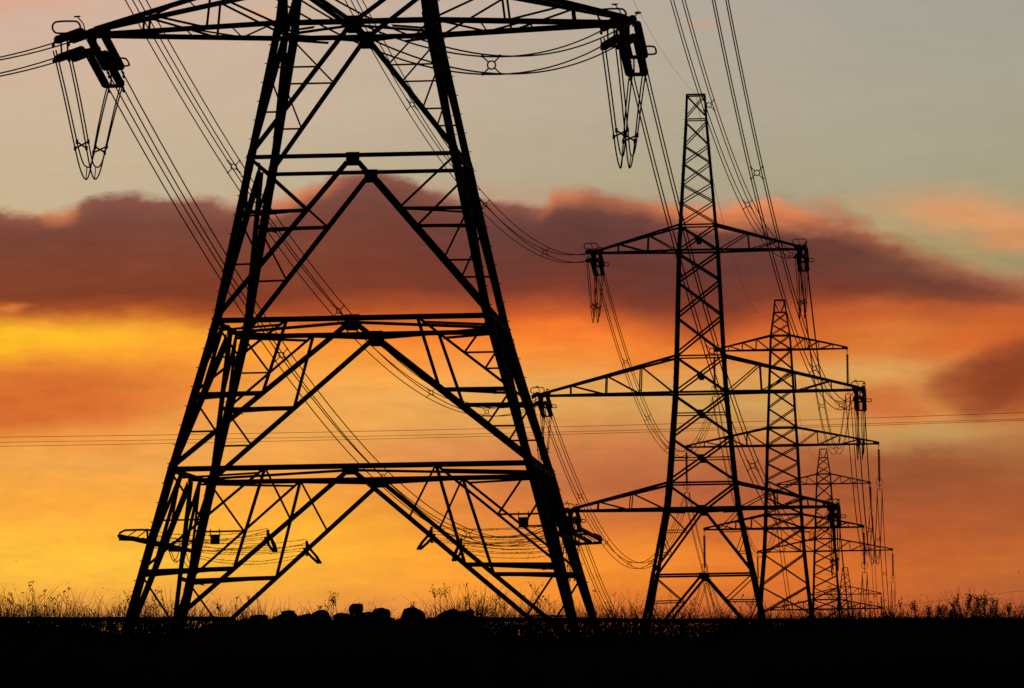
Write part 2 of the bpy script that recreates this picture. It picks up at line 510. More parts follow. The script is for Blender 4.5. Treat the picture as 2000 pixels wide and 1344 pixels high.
# ------------------------------------------------------------------ cables
class Span:
    def __init__(s, p0, p1, sag, cut0=SET_L, cut1=SET_L):
        s.p0, s.p1, s.sag = p0, p1, sag
        s.u0 = s._cut(cut0, 0); s.u1 = s._cut(cut1, 1)
    def pos(s, u):
        p = lerp(s.p0, s.p1, u); p.z -= 4 * s.sag * u * (1 - u); return p
    def _cut(s, L, end):
        if not L: return float(end)
        a, b = 0.0, .5
        for _ in range(40):
            c = (a + b) / 2
            u = c if end == 0 else 1 - c
            if (s.pos(u) - (s.p0 if end == 0 else s.p1)).length < L: a = c
            else: b = c
        return a if end == 0 else 1 - a
    def dir(s, end):
        if end == 0: return (s.pos(s.u0) - s.p0).normalized()
        return (s.pos(s.u1) - s.p1).normalized()
    def lat(s):
        d = s.p1 - s.p0; return V(d.y, -d.x, 0).normalized()
    def u_at(s, px=None, py=None):
        best = min(((abs(PIX(s.pos(u))[0 if px else 1] - (px or py)), u) for u in [s.u0 + (s.u1 - s.u0) * k / 400 for k in range(401)]))
        return best[1]

OFF4 = [(-H4, -H4), (H4, -H4), (H4, H4), (-H4, H4)]
def spacer_mesh(m, c, a, b, d, rr=.11, big=False):
    m.tube([c + (a * math.cos(t) + b * math.sin(t)) * rr for t in [k * math.pi / 6 for k in range(12)]], .022, 5, closed=True)
    for x, y in OFF4:
        v = a * x + b * y; n = v.normalized()
        m.bar(c + n * rr, c + v, .035)
        m.tube([c + v - d * .07, c + v + d * .07], .04, 5)
def bundle(span, label, spacers=(), rad=.023, n=48, us=None):
    root = empty('cable_bundle', span.pos(.5), 0, label, 'power cables')
    o0 = Vector(root.location); lat = span.lat(); up = V(0, 0, 1)
    for x, y in OFF4:
        m = MB()
        m.tube([span.pos(span.u0 + (span.u1 - span.u0) * k / n) + lat * x + up * y - o0 for k in range(n + 1)], rad, 5)
        m.build('cable', CABLE, root)
    for u in list(us or []) + [span.u_at(px=p) for p in spacers]:
        m = MB(); d = (span.pos(min(u + .01, 1)) - span.pos(u - .01)).normalized()
        b = lat.cross(d).normalized()
        if b.z < 0: b = -b
        spacer_mesh(m, span.pos(u) - o0, lat, b, d); m.build('spacer', FITTING, root)
    return root
def orient(o, p, d):
    x = d.normalized(); y = V(0, 0, 1).cross(x).normalized(); z = x.cross(y)
    o.rotation_mode = 'QUATERNION'; o.location = p
    o.rotation_quaternion = Matrix((x, y, z)).transposed().to_quaternion()
PROTO = {}
def place_set(kind, p, d, label, group):
    if kind not in PROTO:
        PROTO[kind] = (strain_set('strain_insulator_set', kind) if kind != 'susp' else susp_set('suspension_insulator')); o = PROTO[kind]
    else: o = copy_tree(PROTO[kind])
    if kind == 'susp': o.location = p; o.rotation_euler = (0, 0, YAW)
    else: orient(o, p, d)
    tag(o, label, 'insulator', group)
    return o
def jumper(pa, pb, drop, label, rad=.024):
    root = empty('jumper_loop', lerp(pa, pb, .5), 0, label, 'jumper cables', 'jumper loops under the arm tips')
    o0 = Vector(root.location); ax = (pb - pa); ax.z = 0; ax.normalize(); lat = V(-ax.y, ax.x, 0)
    def c(t, a, l):
        s_ = abs(2 * t - 1)
        p = lerp(pa, pb, .5 + (t - .5) * (.55 + .45 * s_ ** 3)) - V(0, 0, drop * (1 - s_ ** 2.3))
        k = 1 - .35 * (1 - s_)
        return p + lat * (l + a * .28) * k * .9 + V(0, 0, (1 if s_ > .5 else 2 * s_) * 0) + ax * a * (.3 if s_ > .9 else 1) * (1 if t < .5 else -1) * 0 + (ax * a * .45 if True else V(0, 0, 0)) - V(0, 0, a * .8 * (1 - s_))
    for a, l in OFF4:
        m = MB(); m.tube([c(k / 30, a, l) - o0 for k in range(31)], rad, 5); m.build('cable', CABLE, root)
    for t in (.24, .78):
        m = MB()
        for i in range(2):
            m.bar(c(t, *OFF4[i]) - o0, c(t, *OFF4[i + 2]) - o0, .05)
            for q in (OFF4[i], OFF4[i + 2]):
                k = c(t, *q) - o0; m.tube([k - V(0, 0, .07), k + V(0, 0, .07)], .045, 5)
        m.build('spacer', FITTING, root)
    m = MB(); k = [c(.5, *q) - o0 for q in OFF4]
    m.bar(k[0], k[1], .03); m.bar(k[2], k[3], .03); m.build('spreader', FITTING, root)
    return root

AW = ('lower', 'middle', 'upper'); SD = {-1: 'left', 1: 'right'}
Zd = -.12
tipA = {(i, s): tipw(oA, ARM_T, i, s, Zd) for i in range(3) for s in (-1, 1)}
tipB = {(i, s): tipw(oB, ARM_T, i, s, Zd) for i in range(3) for s in (-1, 1)}
def clamp(o): return {(i, s): tipw(o, ARM_S, i, s, -4.75) for i in range(3) for s in (-1, 1)}
clC, clD, clE = clamp(oC), clamp(oD), clamp(oE)
SAG_AB = 7.2
SP_AB = {(0,-1): (550, 748, 915), (1,-1): (457, 662, 842, 950), (2,-1): (805, 947, 1065), (0,1): (1390, 1470, 1585), (1,1): (1478, 1590, 1643), (2,1): (1385, 1460, 1545)}
SP_BC = {(0,-1): (), (1,-1): (1133, 1185, 1230, 1270), (2,-1): (1222, 1265, 1303, 1365), (0,1): (), (1,1): (), (2,1): (1605,)}
AB, BC = {}, {}
for i in range(3):
    for s in (-1, 1):
        sp = Span(tipA[i, s], tipB[i, s], SAG_AB, SET_L, SET_L); AB[i, s] = sp
        bundle(sp, f"four cable bundle from the near pylon's {SD[s]} {AW[i]} arm sagging to the second pylon", SP_AB[i, s])
        sc = Span(tipB[i, s], clC[i, s], 8.8, SET_L, 0); BC[i, s] = sc
        bundle(sc, f"four cable bundle from the second pylon's {SD[s]} {AW[i]} arm sagging to the third pylon", SP_BC[i, s], rad=.026, us=None if SP_BC[i, s] else (.3, .55, .8))
        bundle(Span(clC[i, s], clD[i, s], 9.6, 0, 0), f"thin cable bundle from the third pylon's {SD[s]} {AW[i]} insulator to the fourth pylon", (), rad=.028, us=(.2, .45, .7))
        if i > 0:
            bundle(Span(clD[i, s], clE[i, s], 9.6, 0, 0), f"thin far cables from the fourth pylon's {SD[s]} {AW[i]} insulator to the farthest pylon", (), rad=.028, us=(.25,))
        # second pylon: strain sets toward both neighbours and its jumper loop
        dB0, dB1 = sp.dir(1), sc.dir(0)
        g = 'strain insulators of the second pylon'
        place_set('top', tipB[i, s], dB0, f"dark strain insulators on the second pylon's {SD[s]} {AW[i]} arm tip, pulled toward the near pylon", g)
        place_set('side', tipB[i, s], dB1, f"dark strain insulators on the second pylon's {SD[s]} {AW[i]} arm tip, pulled toward the third pylon", g)
        jumper(tipB[i, s] + dB0 * SET_L, tipB[i, s] + dB1 * SET_L, 3.6, f"narrow loop of jumper cables hanging under the second pylon's {SD[s]} {AW[i]} arm tip")
        for o_, nm in ((oC, 'third'), (oD, 'fourth'), (oE, 'farthest')):
            if nm == 'fourth' and i == 0: continue
            if nm == 'farthest' and i < 2: continue
            place_set('susp', tipw(o_, ARM_S, i, s, 0), None, f"ribbed insulator string hanging from the {nm} pylon's {SD[s]} {AW[i]} arm tip", f'hanging insulators of the {nm} pylon')

# near pylon: lower arm sets away from and toward the camera, with their jumpers, and the span leaving to the left
for s in (-1, 1):
    p = tipA[0, s]
    d1 = AB[0, s].dir(0)
    end = p + V(-.13 * 110, -110, 0); end.z = p.z - .179 * 110 + .00133 * 12100
    lead = Span(p, end, .00133 * 12100 / 4, SET_L, 0)
    d0 = lead.dir(0)
    g = 'strain insulators of the near pylon'
    place_set('top', p, d0, f"short looking dark insulators under a ring on the near pylon's {SD[s]} lower arm tip", g)
    place_set('side', p, d1, f"long dark insulator cylinders sloping down from the near pylon's {SD[s]} lower arm tip", g)
    bundle(lead, ("four cables leaving the picture on the left from the near pylon's left lower arm" if s < 0 else "four cables dipping across the near pylon's upper right leg from its right lower arm"), (960,) if s > 0 else ())
    jumper(p + d0 * SET_L, p + d1 * SET_L, 3.4, f"large loop of jumper cables hanging under the near pylon's {SD[s]} lower arm tip")

def wire(name, pts, r, label, cat):
    o0 = pts[len(pts) // 2].copy(); m = MB(); m.tube([p - o0 for p in pts], r, 4)
    o = m.build(name, CABLE); o.location = o0; return tag(o, label, cat)
pkA, pkB, pkC, pkD, pkE = oA + V(0, 0, 26.95), oB + V(0, 0, 26.95), oC + V(0, 0, 22.5), oD + V(0, 0, 22.5), oE + V(0, 0, 22.5)
for a, b, sg, r, lb in ((pkA, pkB, 4.6, .009, 'single thin earth wire running down to the peak of the second pylon'),
                        (pkB, pkC, 6.5, .012, 'single thin earth wire sagging from the second pylon peak to the third pylon peak'),
                        (pkC, pkD, 6.5, .014, 'single thin earth wire sagging from the third pylon peak to the fourth pylon peak')):
    S = Span(a, b, sg, 0, 0); wire('earth_wire', [S.pos(k / 40) for k in range(41)], r, lb, 'earth wire')
# distant line crossing the whole view
for (y0, y1, y2, r, lb) in ((854, 836, 806, .032, 'topmost of three thin distant wires crossing behind all pylons'),
                            (864, 846, 818, .03, 'middle one of three thin distant wires crossing behind all pylons'),
                            (872, 851, 821, .03, 'lowest of three thin distant wires crossing behind all pylons')):
    a, b, c = y0, (-y2 + 4*y1 - 3*y0) / 2000, (y2 - 2*y1 + y0) / 2000000
    wire('distant_wire', [P(x, a + b*x + c*x*x, 1000) for x in range(-800, 2901, 100)], r, lb, 'wire')
wire('distant_wire', [P(x, 1163 - (x - 1920) * .12, 1000) for x in range(1700, 2901, 100)], .022, 'faint thin distant wire low at the right above the leafy weeds', 'wire')

# ------------------------------------------------------------------ ground
CREST_Y = 125.0
CREST = [(-600,1215),(0,1216),(60,1217),(95,1226),(125,1232),(150,1222),(175,1224),(200,1236),(235,1238),(258,1242),(285,1240),(320,1236),(345,1240),(375,1233),(410,1222),(440,1213),(480,1211),(522,1212),(600,1209),(640,1210),(648,1213),(700,1209),(758,1210),(768,1215),(780,1214),(846,1213),(860,1209),(925,1210),(936,1214),(946,1228),(975,1244),(1040,1246),(1100,1248),(1140,1246),(1200,1240),(1260,1244),(1300,1240),(1340,1245),(1375,1246),(1400,1236),(1430,1228),(1470,1222),(1530,1224),(1580,1216),(1700,1211),(1850,1212),(2000,1214),(2600,1214)]
def hash1(i): 
    x = math.sin(i * 127.1 + 3.3) * 43758.5453; return x - math.floor(x)
def nz(x):
    i = math.floor(x); f = x - i; f = f*f*(3-2*f); return hash1(i) * (1-f) + hash1(i+1) * f
def crest_z(X):
    px = 1000 + X * F / CREST_Y
    y = interp(CREST, px + 8) + (nz(px / 14) - .5) * 4 + (nz(px / 5) - .5) * 2
    # cancel roll when turning the pixel height into metres
    return P(px, y, CREST_Y).z
BASEZ = [(-200, -.6), (0, 0), (90, .5), (150, 2.3), (YA - 10, oA.z + ZA), (YA + 10, oA.z + ZA), (YB - 20, oB.z - 9.43), (YB + 20, oB.z - 9.43), (YC, oC.z - 25), (YD, oD.z - 25), (YE, oE.z - 25), (1600, -24), (9000, -30)]
def ground(X, Y):
    b = interp(BASEZ, Y)
    k = max(0.0, 1 - abs(Y - CREST_Y) / (30 if Y < CREST_Y else 14))
    if k > 0:
        k = k*k*(3-2*k); b = lerp(b, crest_z(X), k)
    return b
Ys = [-200, -60, 0, 40, 70, 85, 92] + [95 + i * 1.5 for i in range(17)] + [119.5 + i * .5 for i in range(26)] + [133, 135, 138, 142, 150, 170, 190, 200, 220, 240, 300, 360, 411, 431, 451, 500, 560, 620, 655, 700, 800, 935, 1100, 1225, 1400, 1600, 2500, 5000, 9000]
Xs = sorted(set([-9000, -4000, -1500, -600, -250, -120, -60, -35, -22] + [round(-16 + i * .08, 3) for i in range(401)] + [22, 35, 60, 120, 250, 600, 1500, 4000, 9000]))
m = MB()
for Y in Ys:
    for X in Xs: m.v.append(V(X, Y, ground(X, Y)))
nx = len(Xs)
for j in range(len(Ys) - 1):
    for i in range(nx - 1): m.f.append((j*nx+i, j*nx+i+1, (j+1)*nx+i+1, (j+1)*nx+i))
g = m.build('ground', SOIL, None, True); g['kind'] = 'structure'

# ------------------------------------------------------------------ boulders
def boulder(x0, x1, ytop, ybot, Y, label, seed):
    rr = random.Random(seed)
    a, b = P(x0, ytop, Y), P(x1, ybot, Y)
    cx, cz = (a.x + b.x) / 2, (a.z + b.z) / 2; sx, sz = abs(b.x - a.x) / 2, abs(a.z - b.z) / 2
    import bmesh
    bm = bmesh.new(); bmesh.ops.create_icosphere(bm, subdivisions=3, radius=1)
    dirs = [(Vector((rr.gauss(0, 1), rr.gauss(0, 1), rr.gauss(0, 1))).normalized(), rr.uniform(.6, .9)) for _ in range(18)]
    for v in bm.verts:
        n = v.co.normalized(); k = 1.0
        for d, c in dirs:
            t = n.dot(d)
            if t > c: k = min(k, c / t)
        k *= 1 + .035 * math.sin(n.x * 9 + seed) * math.sin(n.z * 8 + seed * 2) 
        v.co = Vector([math.copysign(abs(c) ** .74, c) for c in n * k])
    ext = [max(abs(v.co[i]) for v in bm.verts) for i in range(3)]
    lo = [min(v.co[i] for v in bm.verts) for i in range(3)]; hi = [max(v.co[i] for v in bm.verts) for i in range(3)]
    for v in bm.verts:
        q = [(v.co[i] - lo[i]) / (hi[i] - lo[i]) * 2 - 1 for i in range(3)]
        v.co = Vector((q[0] * sx, q[1] * sx * .85, q[2] * sz))
    me = bpy.data.meshes.new('boulder'); bm.to_mesh(me); bm.free(); me.materials.append(STONE)
    for p in me.polygons: p.use_smooth = True
    o = bpy.data.objects.new('boulder', me); C.objects.link(o); o.location = (cx, Y, cz)
    tag(o, label, 'boulder', 'boulders along the crest')
BL = [(489, 523, 1202, 1228, 'flat low boulder at the left end of the row of boulders'),
      (530, 582, 1197, 1240, 'wide boulder with a sloping left side, second from the left in the row'),
      (551, 577, 1193, 1215, 'small knob of stone on top of the wide left boulder'),
      (574, 612, 1199, 1236, 'flat topped low boulder between the wide left one and the humped one'),
      (604, 646, 1192, 1236, 'humped boulder right of the flat topped low one'),
      (652, 690, 1198, 1232, 'low jagged boulder left of the one perched highest'),
      (683, 708, 1180, 1201, 'round small boulder perched highest on the others'),
      (686, 728, 1196, 1236, 'low wide boulder beneath the perched round one'),
      (721, 762, 1188, 1234, 'rounded boulder with a flat top right of the perched one'),
      (752, 766, 1204, 1228, 'small stone at the foot of the flat topped rounded boulder'),
      (779, 832, 1187, 1246, 'big domed boulder standing alone in the middle of the row'),
      (826, 862, 1207, 1240, 'low stones right of the big domed boulder'),
      (854, 906, 1190, 1250, 'long boulder with a level top near the right end of the row'),
      (882, 912, 1194, 1240, 'squared boulder attached to the long level one'),
      (908, 925, 1191, 1215, 'little round stone at the right end of the row'),
      (898, 944, 1203, 1252, 'rightmost boulder, low, falling away toward the gap in the weeds')]
for k, (x0, x1, y0, y1, lb) in enumerate(BL): boulder(x0 - 2, x1 + 2, y0 - 1, y1, 121.5 + (k % 3) * .5, lb, k + 3)

# ------------------------------------------------------------------ fence rail and post
Yr = 129.0
fr = empty('fence', P(700, 1240, Yr), 0, 'low dark fence with one level rail running along the crest behind the weeds', 'fence')
o0 = Vector(fr.location)
RAIL = [(-500, 1210), (0, 1209.5), (200, 1209), (420, 1209), (900, 1209), (1150, 1211), (1300, 1212.5), (1560, 1213), (2000, 1217), (2500, 1219)]
for xa, xb in ((-460, 460), (940, 2460)):
    m = MB(); pts = [P(x, interp(RAIL, x) + (nz(x / 37) - .5) * 2, Yr) - o0 for x in range(xa, xb + 1, 40)]
    for a, b in zip(pts, pts[1:]): m.bar(a, b + (b - a) * .01, .05, .085, V(0, 0, 1))
    m.build('rail', WOOD, fr)
for x in [x for x in range(-400, 2401, 205) if not 440 < x < 960]:
    p = P(x, interp(RAIL, x), Yr + .07) - o0
    m = MB(); m.bar(p + V(0, 0, .05), V(p.x, p.y, ground(p.x + o0.x, Yr) - o0.z - .2), .09); m.build('post', WOOD, fr)
for x, yt, w, lb in ((1857, 1193, .06, 'short square post poking up through the leafy weeds at the right'), (1877, 1200, .045, 'thin post half hidden just right of the short square post')):
    p = P(x, yt, 123.5); b = V(p.x, p.y, ground(p.x, 123.5) - .2)
    m = MB(); m.bar(V(0, 0, 0), p - b, w, w * .9); m.bar(p - b, p - b + V(0, 0, .012), w * .8, w * .7)
    o = m.build('fence_post', WOOD); o.location = b; tag(o, lb, 'post')

# ------------------------------------------------------------------ vegetation
def ribbon(m, base, h, lean, bend, w, az, n=4):
    """a thin blade: a tapering three-sided stem"""
    pts = []
    for k in range(n + 1):
        t = k / n
        pts.append(base + V(math.cos(az), math.sin(az) * .6, 0) * (lean * t + bend * t * t) * h + V(0, 0, h * t * (1 - .25 * abs(bend) * t)))
    m.tube(pts, [w * (1 - .75 * k / n) for k in range(n + 1)], 3, caps=False)
    return pts
def leaf(m, p, ln, az, el):
    d = V(math.cos(az) * math.cos(el), math.sin(az) * math.cos(el), math.sin(el)); a = d.cross(V(0, 0, 1)).normalized()
    b = a.cross(d)
    o = len(m.v); w = ln * .3
    m.v += [p, p + d*ln*.5 + a*w + b*w*.25, p + d*ln, p + d*ln*.5 - a*w + b*w*.25, p + d*ln*.5 - b*w*.3]
    m.f += [(o, o+1, o+4), (o+1, o+2, o+4), (o+2, o+3, o+4), (o+3, o, o+4)]
def seed(m, p, r):
    o = len(m.v); r2 = r * rnd.uniform(1, 1.7)
    m.v += [p + V(0, 0, r2), p + V(r, 0, 0), p + V(0, r, 0), p + V(-r, 0, 0), p + V(0, -r, 0), p - V(0, 0, r2)]
    m.f += [(o, o+1, o+2), (o, o+2, o+3), (o, o+3, o+4), (o, o+4, o+1), (o+5, o+2, o+1), (o+5, o+3, o+2), (o+5, o+4, o+3), (o+5, o+1, o+4)]
# tallest grass tip (photo row) along the view
TOPY = [(-300,1150),(0,1150),(60,1145),(120,1152),(180,1160),(240,1165),(300,1158),(380,1168),(450,1172),(540,1172),(640,1168),(720,1184),(800,1180),(860,1150),(930,1150),(1010,1165),(1060,1165),(1120,1170),(1170,1160),(1220,1172),(1300,1168),(1400,1172),(1500,1180),(1600,1178),(1700,1178),(1760,1172),(1850,1165),(1900,1160),(1950,1166),(2000,1172),(2300,1170)]
DENS = [(-300,1),(0,1.15),(130,1),(220,.7),(300,1),(400,.7),(520,.5),(700,.35),(800,.3),(850,.75),(930,1.1),(1050,1.0),(1160,1.1),(1260,1.0),(1400,1.1),(1550,1),(1700,1.05),(1800,1),(1900,1.15),(2000,1),(2300,1)]
def blades(count, hmin, hmax, wmin, wmax, m, pw=2.0):
    for _ in range(count):
        px = rnd.uniform(-200, 2200)
        if rnd.random() > interp(DENS, px) / 1.15: continue
        Y = rnd.uniform(119.5, 132); X = (px - 1000) * Y / F
        zg = ground(X, Y)
        ztop = P(px, interp(TOPY, px) + (nz(px / 23) - .5) * 26, Y).z
        zlow = P(px, 1213, Y).z
        h = (zlow - zg) + (ztop - zlow) * (hmin + (hmax - hmin) * rnd.random() ** pw)
        if h < .05: continue
        az = rnd.choice((0, math.pi)) + rnd.gauss(0, .7)
        ribbon(m, V(X, Y, zg - .03), h, abs(rnd.gauss(0, .12)), abs(rnd.gauss(0, .30)), rnd.uniform(wmin, wmax), az, 3)
m = MB()
blades(9000, .0, .8, .004, .008, m, 1.4)
blades(3400, .4, 1.35, .0045, .008, m, 1.5)
m.build('grass', GRASSM)['kind'] = 'stuff'
# low leafy undergrowth with gaps
m = MB()
for _ in range(46000):
    px = rnd.uniform(-200, 2200); Y = rnd.uniform(119.5, 131)
    if 420 < px < 930 and rnd.random() < .75: continue
    X = (px - 1000) * Y / F; zg = ground(X, Y)
    z0_ = P(px, 1212, Y).z
    if rnd.random() < .66: z = lerp(zg, z0_, rnd.random() ** .8); big = 1
    else: z = z0_ + (rnd.expovariate(1 / (.07 + .10 * nz(px / 27) ** 2))); big = 0
    if z < zg - .02: continue
    # the clumps leave gaps between them
    if big and nz(px / 13 + 31) * nz(z * 9 + 7 + px / 60) > .46 and rnd.random() < .93: continue
    leaf(m, V(X, Y, z), rnd.uniform(.04, .085) if big else rnd.uniform(.018, .042), rnd.uniform(0, 6.28), rnd.uniform(-.5, 1.2))
m.build('undergrowth', GRASSM)['kind'] = 'stuff'

def weed(px, ytop, style, label, group):
    Y = rnd.uniform(119.5, 124); X = (px - 1000) * Y / F; zg = ground(X, Y)
    h = P(px, ytop, Y).z - zg
    root = empty('weed', (X, Y, zg), 0, label, 'weed', group)
    m = MB(); az = rnd.choice((0, math.pi)) + rnd.gauss(0, .5)
    st = ribbon(m, V(0, 0, -.03), h, rnd.uniform(0, .1), rnd.uniform(0, .12), .0085, az, 7)
    hd = MB()
    if style == 'dock':
        for k in range(rnd.randint(2, 4)):
            t = rnd.uniform(.5, .85); b = lerp(st[4], st[7], (t - .5) * 2)
            br = ribbon(m, b, h * rnd.uniform(.1, .22), rnd.uniform(.3, .7), rnd.uniform(0, .3), .006, rnd.choice((0, math.pi)) + rnd.gauss(0, .6), 4)
            for q in br[2:]: 
                for _ in range(2): seed(hd, q + V(rnd.gauss(0, .02), rnd.gauss(0, .02), rnd.gauss(0, .02)), rnd.uniform(.005, .012))
        for k in range(9): seed(hd, lerp(st[4], st[7], rnd.uniform(.1, 1.02)) + V(rnd.gauss(0, .018), rnd.gauss(0, .018), 0), rnd.uniform(.006, .013))
    elif style == 'head':
        for k in range(5): seed(hd, st[7] + V(rnd.gauss(0, .02), rnd.gauss(0, .02), rnd.gauss(0, .015)), rnd.uniform(.008, .014))
        if rnd.random() < .6:
            br = ribbon(m, st[4], h * .25, .4, .2, .006, az + 3, 4)
            for k in range(4): seed(hd, br[-1] + V(rnd.gauss(0, .014), rnd.gauss(0, .014), rnd.gauss(0, .01)), rnd.uniform(.007, .012))
    else:
        for k in range(34):
            b = lerp(st[2], st[7], rnd.random()); leaf(hd, b, rnd.uniform(.03, .075), rnd.uniform(0, 6.28), rnd.uniform(-.3, .9))
        for k in range(4):
            br = ribbon(m, lerp(st[3], st[6], rnd.random()), h * .22, .5, .1, .006, rnd.uniform(0, 6.28), 3)
            for q in br[1:]:
                for _ in range(3): leaf(hd, q, rnd.uniform(.03, .06), rnd.uniform(0, 6.28), rnd.uniform(-.3, .9))
    m.build('stem', GRASSM, root)
    hd.build('seed_head' if style != 'leafy' else 'leaves', GRASSM, root)
W1 = ('tall thin weed with dry seed heads at the far left edge of the crest', 'seed headed weeds at the far left')
W2 = ('dry branching weed around the feet of the near pylon\'s left legs', 'weeds at the left feet of the near pylon')
W3 = ('tall dry weed with dotted seed heads between the boulders and the near pylon\'s right legs', 'weeds right of the boulders')
W4 = ('leafy dark weed standing around the short posts at the right', 'leafy weeds at the right')
W5 = ('slender dry weed growing behind the boulders', 'weeds behind the boulders')
W6 = ('dry weed in front of the second and third pylons\' feet', 'weeds under the far pylons')
for px, yt in ((6,1170),(16,1164),(24,1152),(45,1138),(54,1132),(66,1146),(78,1150),(83,1168),(98,1162),(108,1150),(119,1144),(90,1180),(57,1178),(37,1176)): weed(px, yt, rnd.choice(('head', 'head', 'dock')), *W1)
for px, yt in ((218,1178),(230,1145),(236,1168),(248,1150),(275,1168),(288,1158),(300,1146),(316,1146),(280,1180),(268,1176),(448,1160),(472,1158),(425,1170)): weed(px, yt, 'dock', *W2)
for px, yt in ((843,1136),(853,1146),(868,1132),(899,1160),(913,1138),(926,1160),(955,1146),(971,1152),(1022,1160),(1040,1140),(1045,1134),(1052,1150),(1068,1158),(950,1170),(985,1170),(1160,1150),(1185,1156)): weed(px, yt, rnd.choice(('dock', 'head', 'dock')), *W3)
for px, yt in ((636,1152),(628,1166),(640,1160),(697,1172),(620,1180),(796,1172),(653,1165)): weed(px, yt, 'dock', *W5)
for px, yt in ((1836,1178),(1850,1170),(1868,1158),(1876,1165),(1888,1156),(1897,1160),(1904,1166),(1912,1148),(1916,1163),(1930,1166),(1938,1170),(1958,1178),(1822,1182),(1805,1184),(1782,1174)): weed(px, yt, 'leafy', *W4)
for px, yt in ((1338,1170),(1435,1160),(1462,1168),(1528,1166),(1617,1140),(1628,1150),(1560,1172),(1663,1176),(1747,1164),(1770,1170),(1690,1172)): weed(px, yt, rnd.choice(('head', 'dock')), *W6)

# ------------------------------------------------------------------ sky (world)
world = bpy.data.worlds.new('World'); bpy.context.scene.world = world; world.use_nodes = True
nt = world.node_tree; nt.nodes.clear()
N = lambda t: nt.nodes.new('ShaderNode' + t)
def lk(a, b):
    if isinstance(a, (int, float)): b.default_value = a
    else: nt.links.new(a, b)
def M(op, a, b=0.0, c=0.0, clamp=False):
    n = N('Math'); n.operation = op; n.use_clamp = clamp
    lk(a, n.inputs[0]); lk(b, n.inputs[1]); lk(c, n.inputs[2]); return n.outputs[0]
def mapr(v, a, b, c, d, smooth=True):
    n = N('MapRange'); n.interpolation_type = 'SMOOTHSTEP' if smooth else 'LINEAR'; n.clamp = True
    lk(v, n.inputs['Value'])
    for k, x in zip(('From Min', 'From Max', 'To Min', 'To Max'), (a, b, c, d)): lk(x, n.inputs[k])
    return n.outputs['Result']
def mix(f, a, b):
    n = N('Mix'); n.data_type = 'RGBA'; n.clamp_factor = True
    lk(f, n.inputs[0])
    for s, v in ((n.inputs[6], a), (n.inputs[7], b)):
        if isinstance(v, tuple): s.default_value = (*v, 1)
        else: nt.links.new(v, s)
    return n.outputs[2]
tc = N('TexCoord'); sp = N('SeparateXYZ'); nt.links.new(tc.outputs['Generated'], sp.inputs[0])
az = M('ARCTAN2', sp.outputs[0], sp.outputs[1]); el = M('ARCSINE', sp.outputs[2])
X0 = M('MULTIPLY_ADD', az, F, 1000.0); Y0 = M('MULTIPLY_ADD', el, -F, 1430.0)
def noise(xs, ys, seed, detail=5, rough=.55, x=None, y=None):
    cv = N('CombineXYZ'); lk(M('DIVIDE', x or X0, xs), cv.inputs[0]); lk(M('DIVIDE', y or Y0, ys), cv.inputs[1]); cv.inputs[2].default_value = seed
    n = N('TexNoise'); n.inputs['Scale'].default_value = 1; n.inputs['Detail'].default_value = detail; n.inputs['Roughness'].default_value = rough
    nt.links.new(cv.outputs[0], n.inputs['Vector'])
    return M('MULTIPLY_ADD', n.outputs['Fac'], 2.0, -1.0)
n1 = noise(420, 130, 1.7); n2 = noise(150, 60, 5.2); n3 = noise(300, 90, 9.4)
XW = M('MULTIPLY_ADD', n1, 110.0, X0); XW = M('MULTIPLY_ADD', n2, 36.0, XW)
YW = M('MULTIPLY_ADD', n3, 34.0, Y0); e0 = noise(80, 36, 31.3, 6, .6); YW = M('MULTIPLY_ADD', n2, 14.0, M('MULTIPLY_ADD', e0, 12.0, YW))
def ramp(stops, v):
    n = N('ValToRGB'); cr = n.color_ramp
    for i, (y, c) in enumerate(stops):
        p = max(0, min(1, (y + 100) / 1400))
        e = cr.elements[i] if i < 2 else cr.elements.new(p)
        e.position = p; e.color = (*s2l(c), 1)
    nt.links.new(v, n.inputs['Fac']); return n.outputs['Color']
VN = M('DIVIDE', M('ADD', YW, 100.0), 1400.0, clamp=True)
VS = M('DIVIDE', M('ADD', M('MULTIPLY_ADD', n3, 12.0, Y0), 100.0), 1400.0, clamp=True)
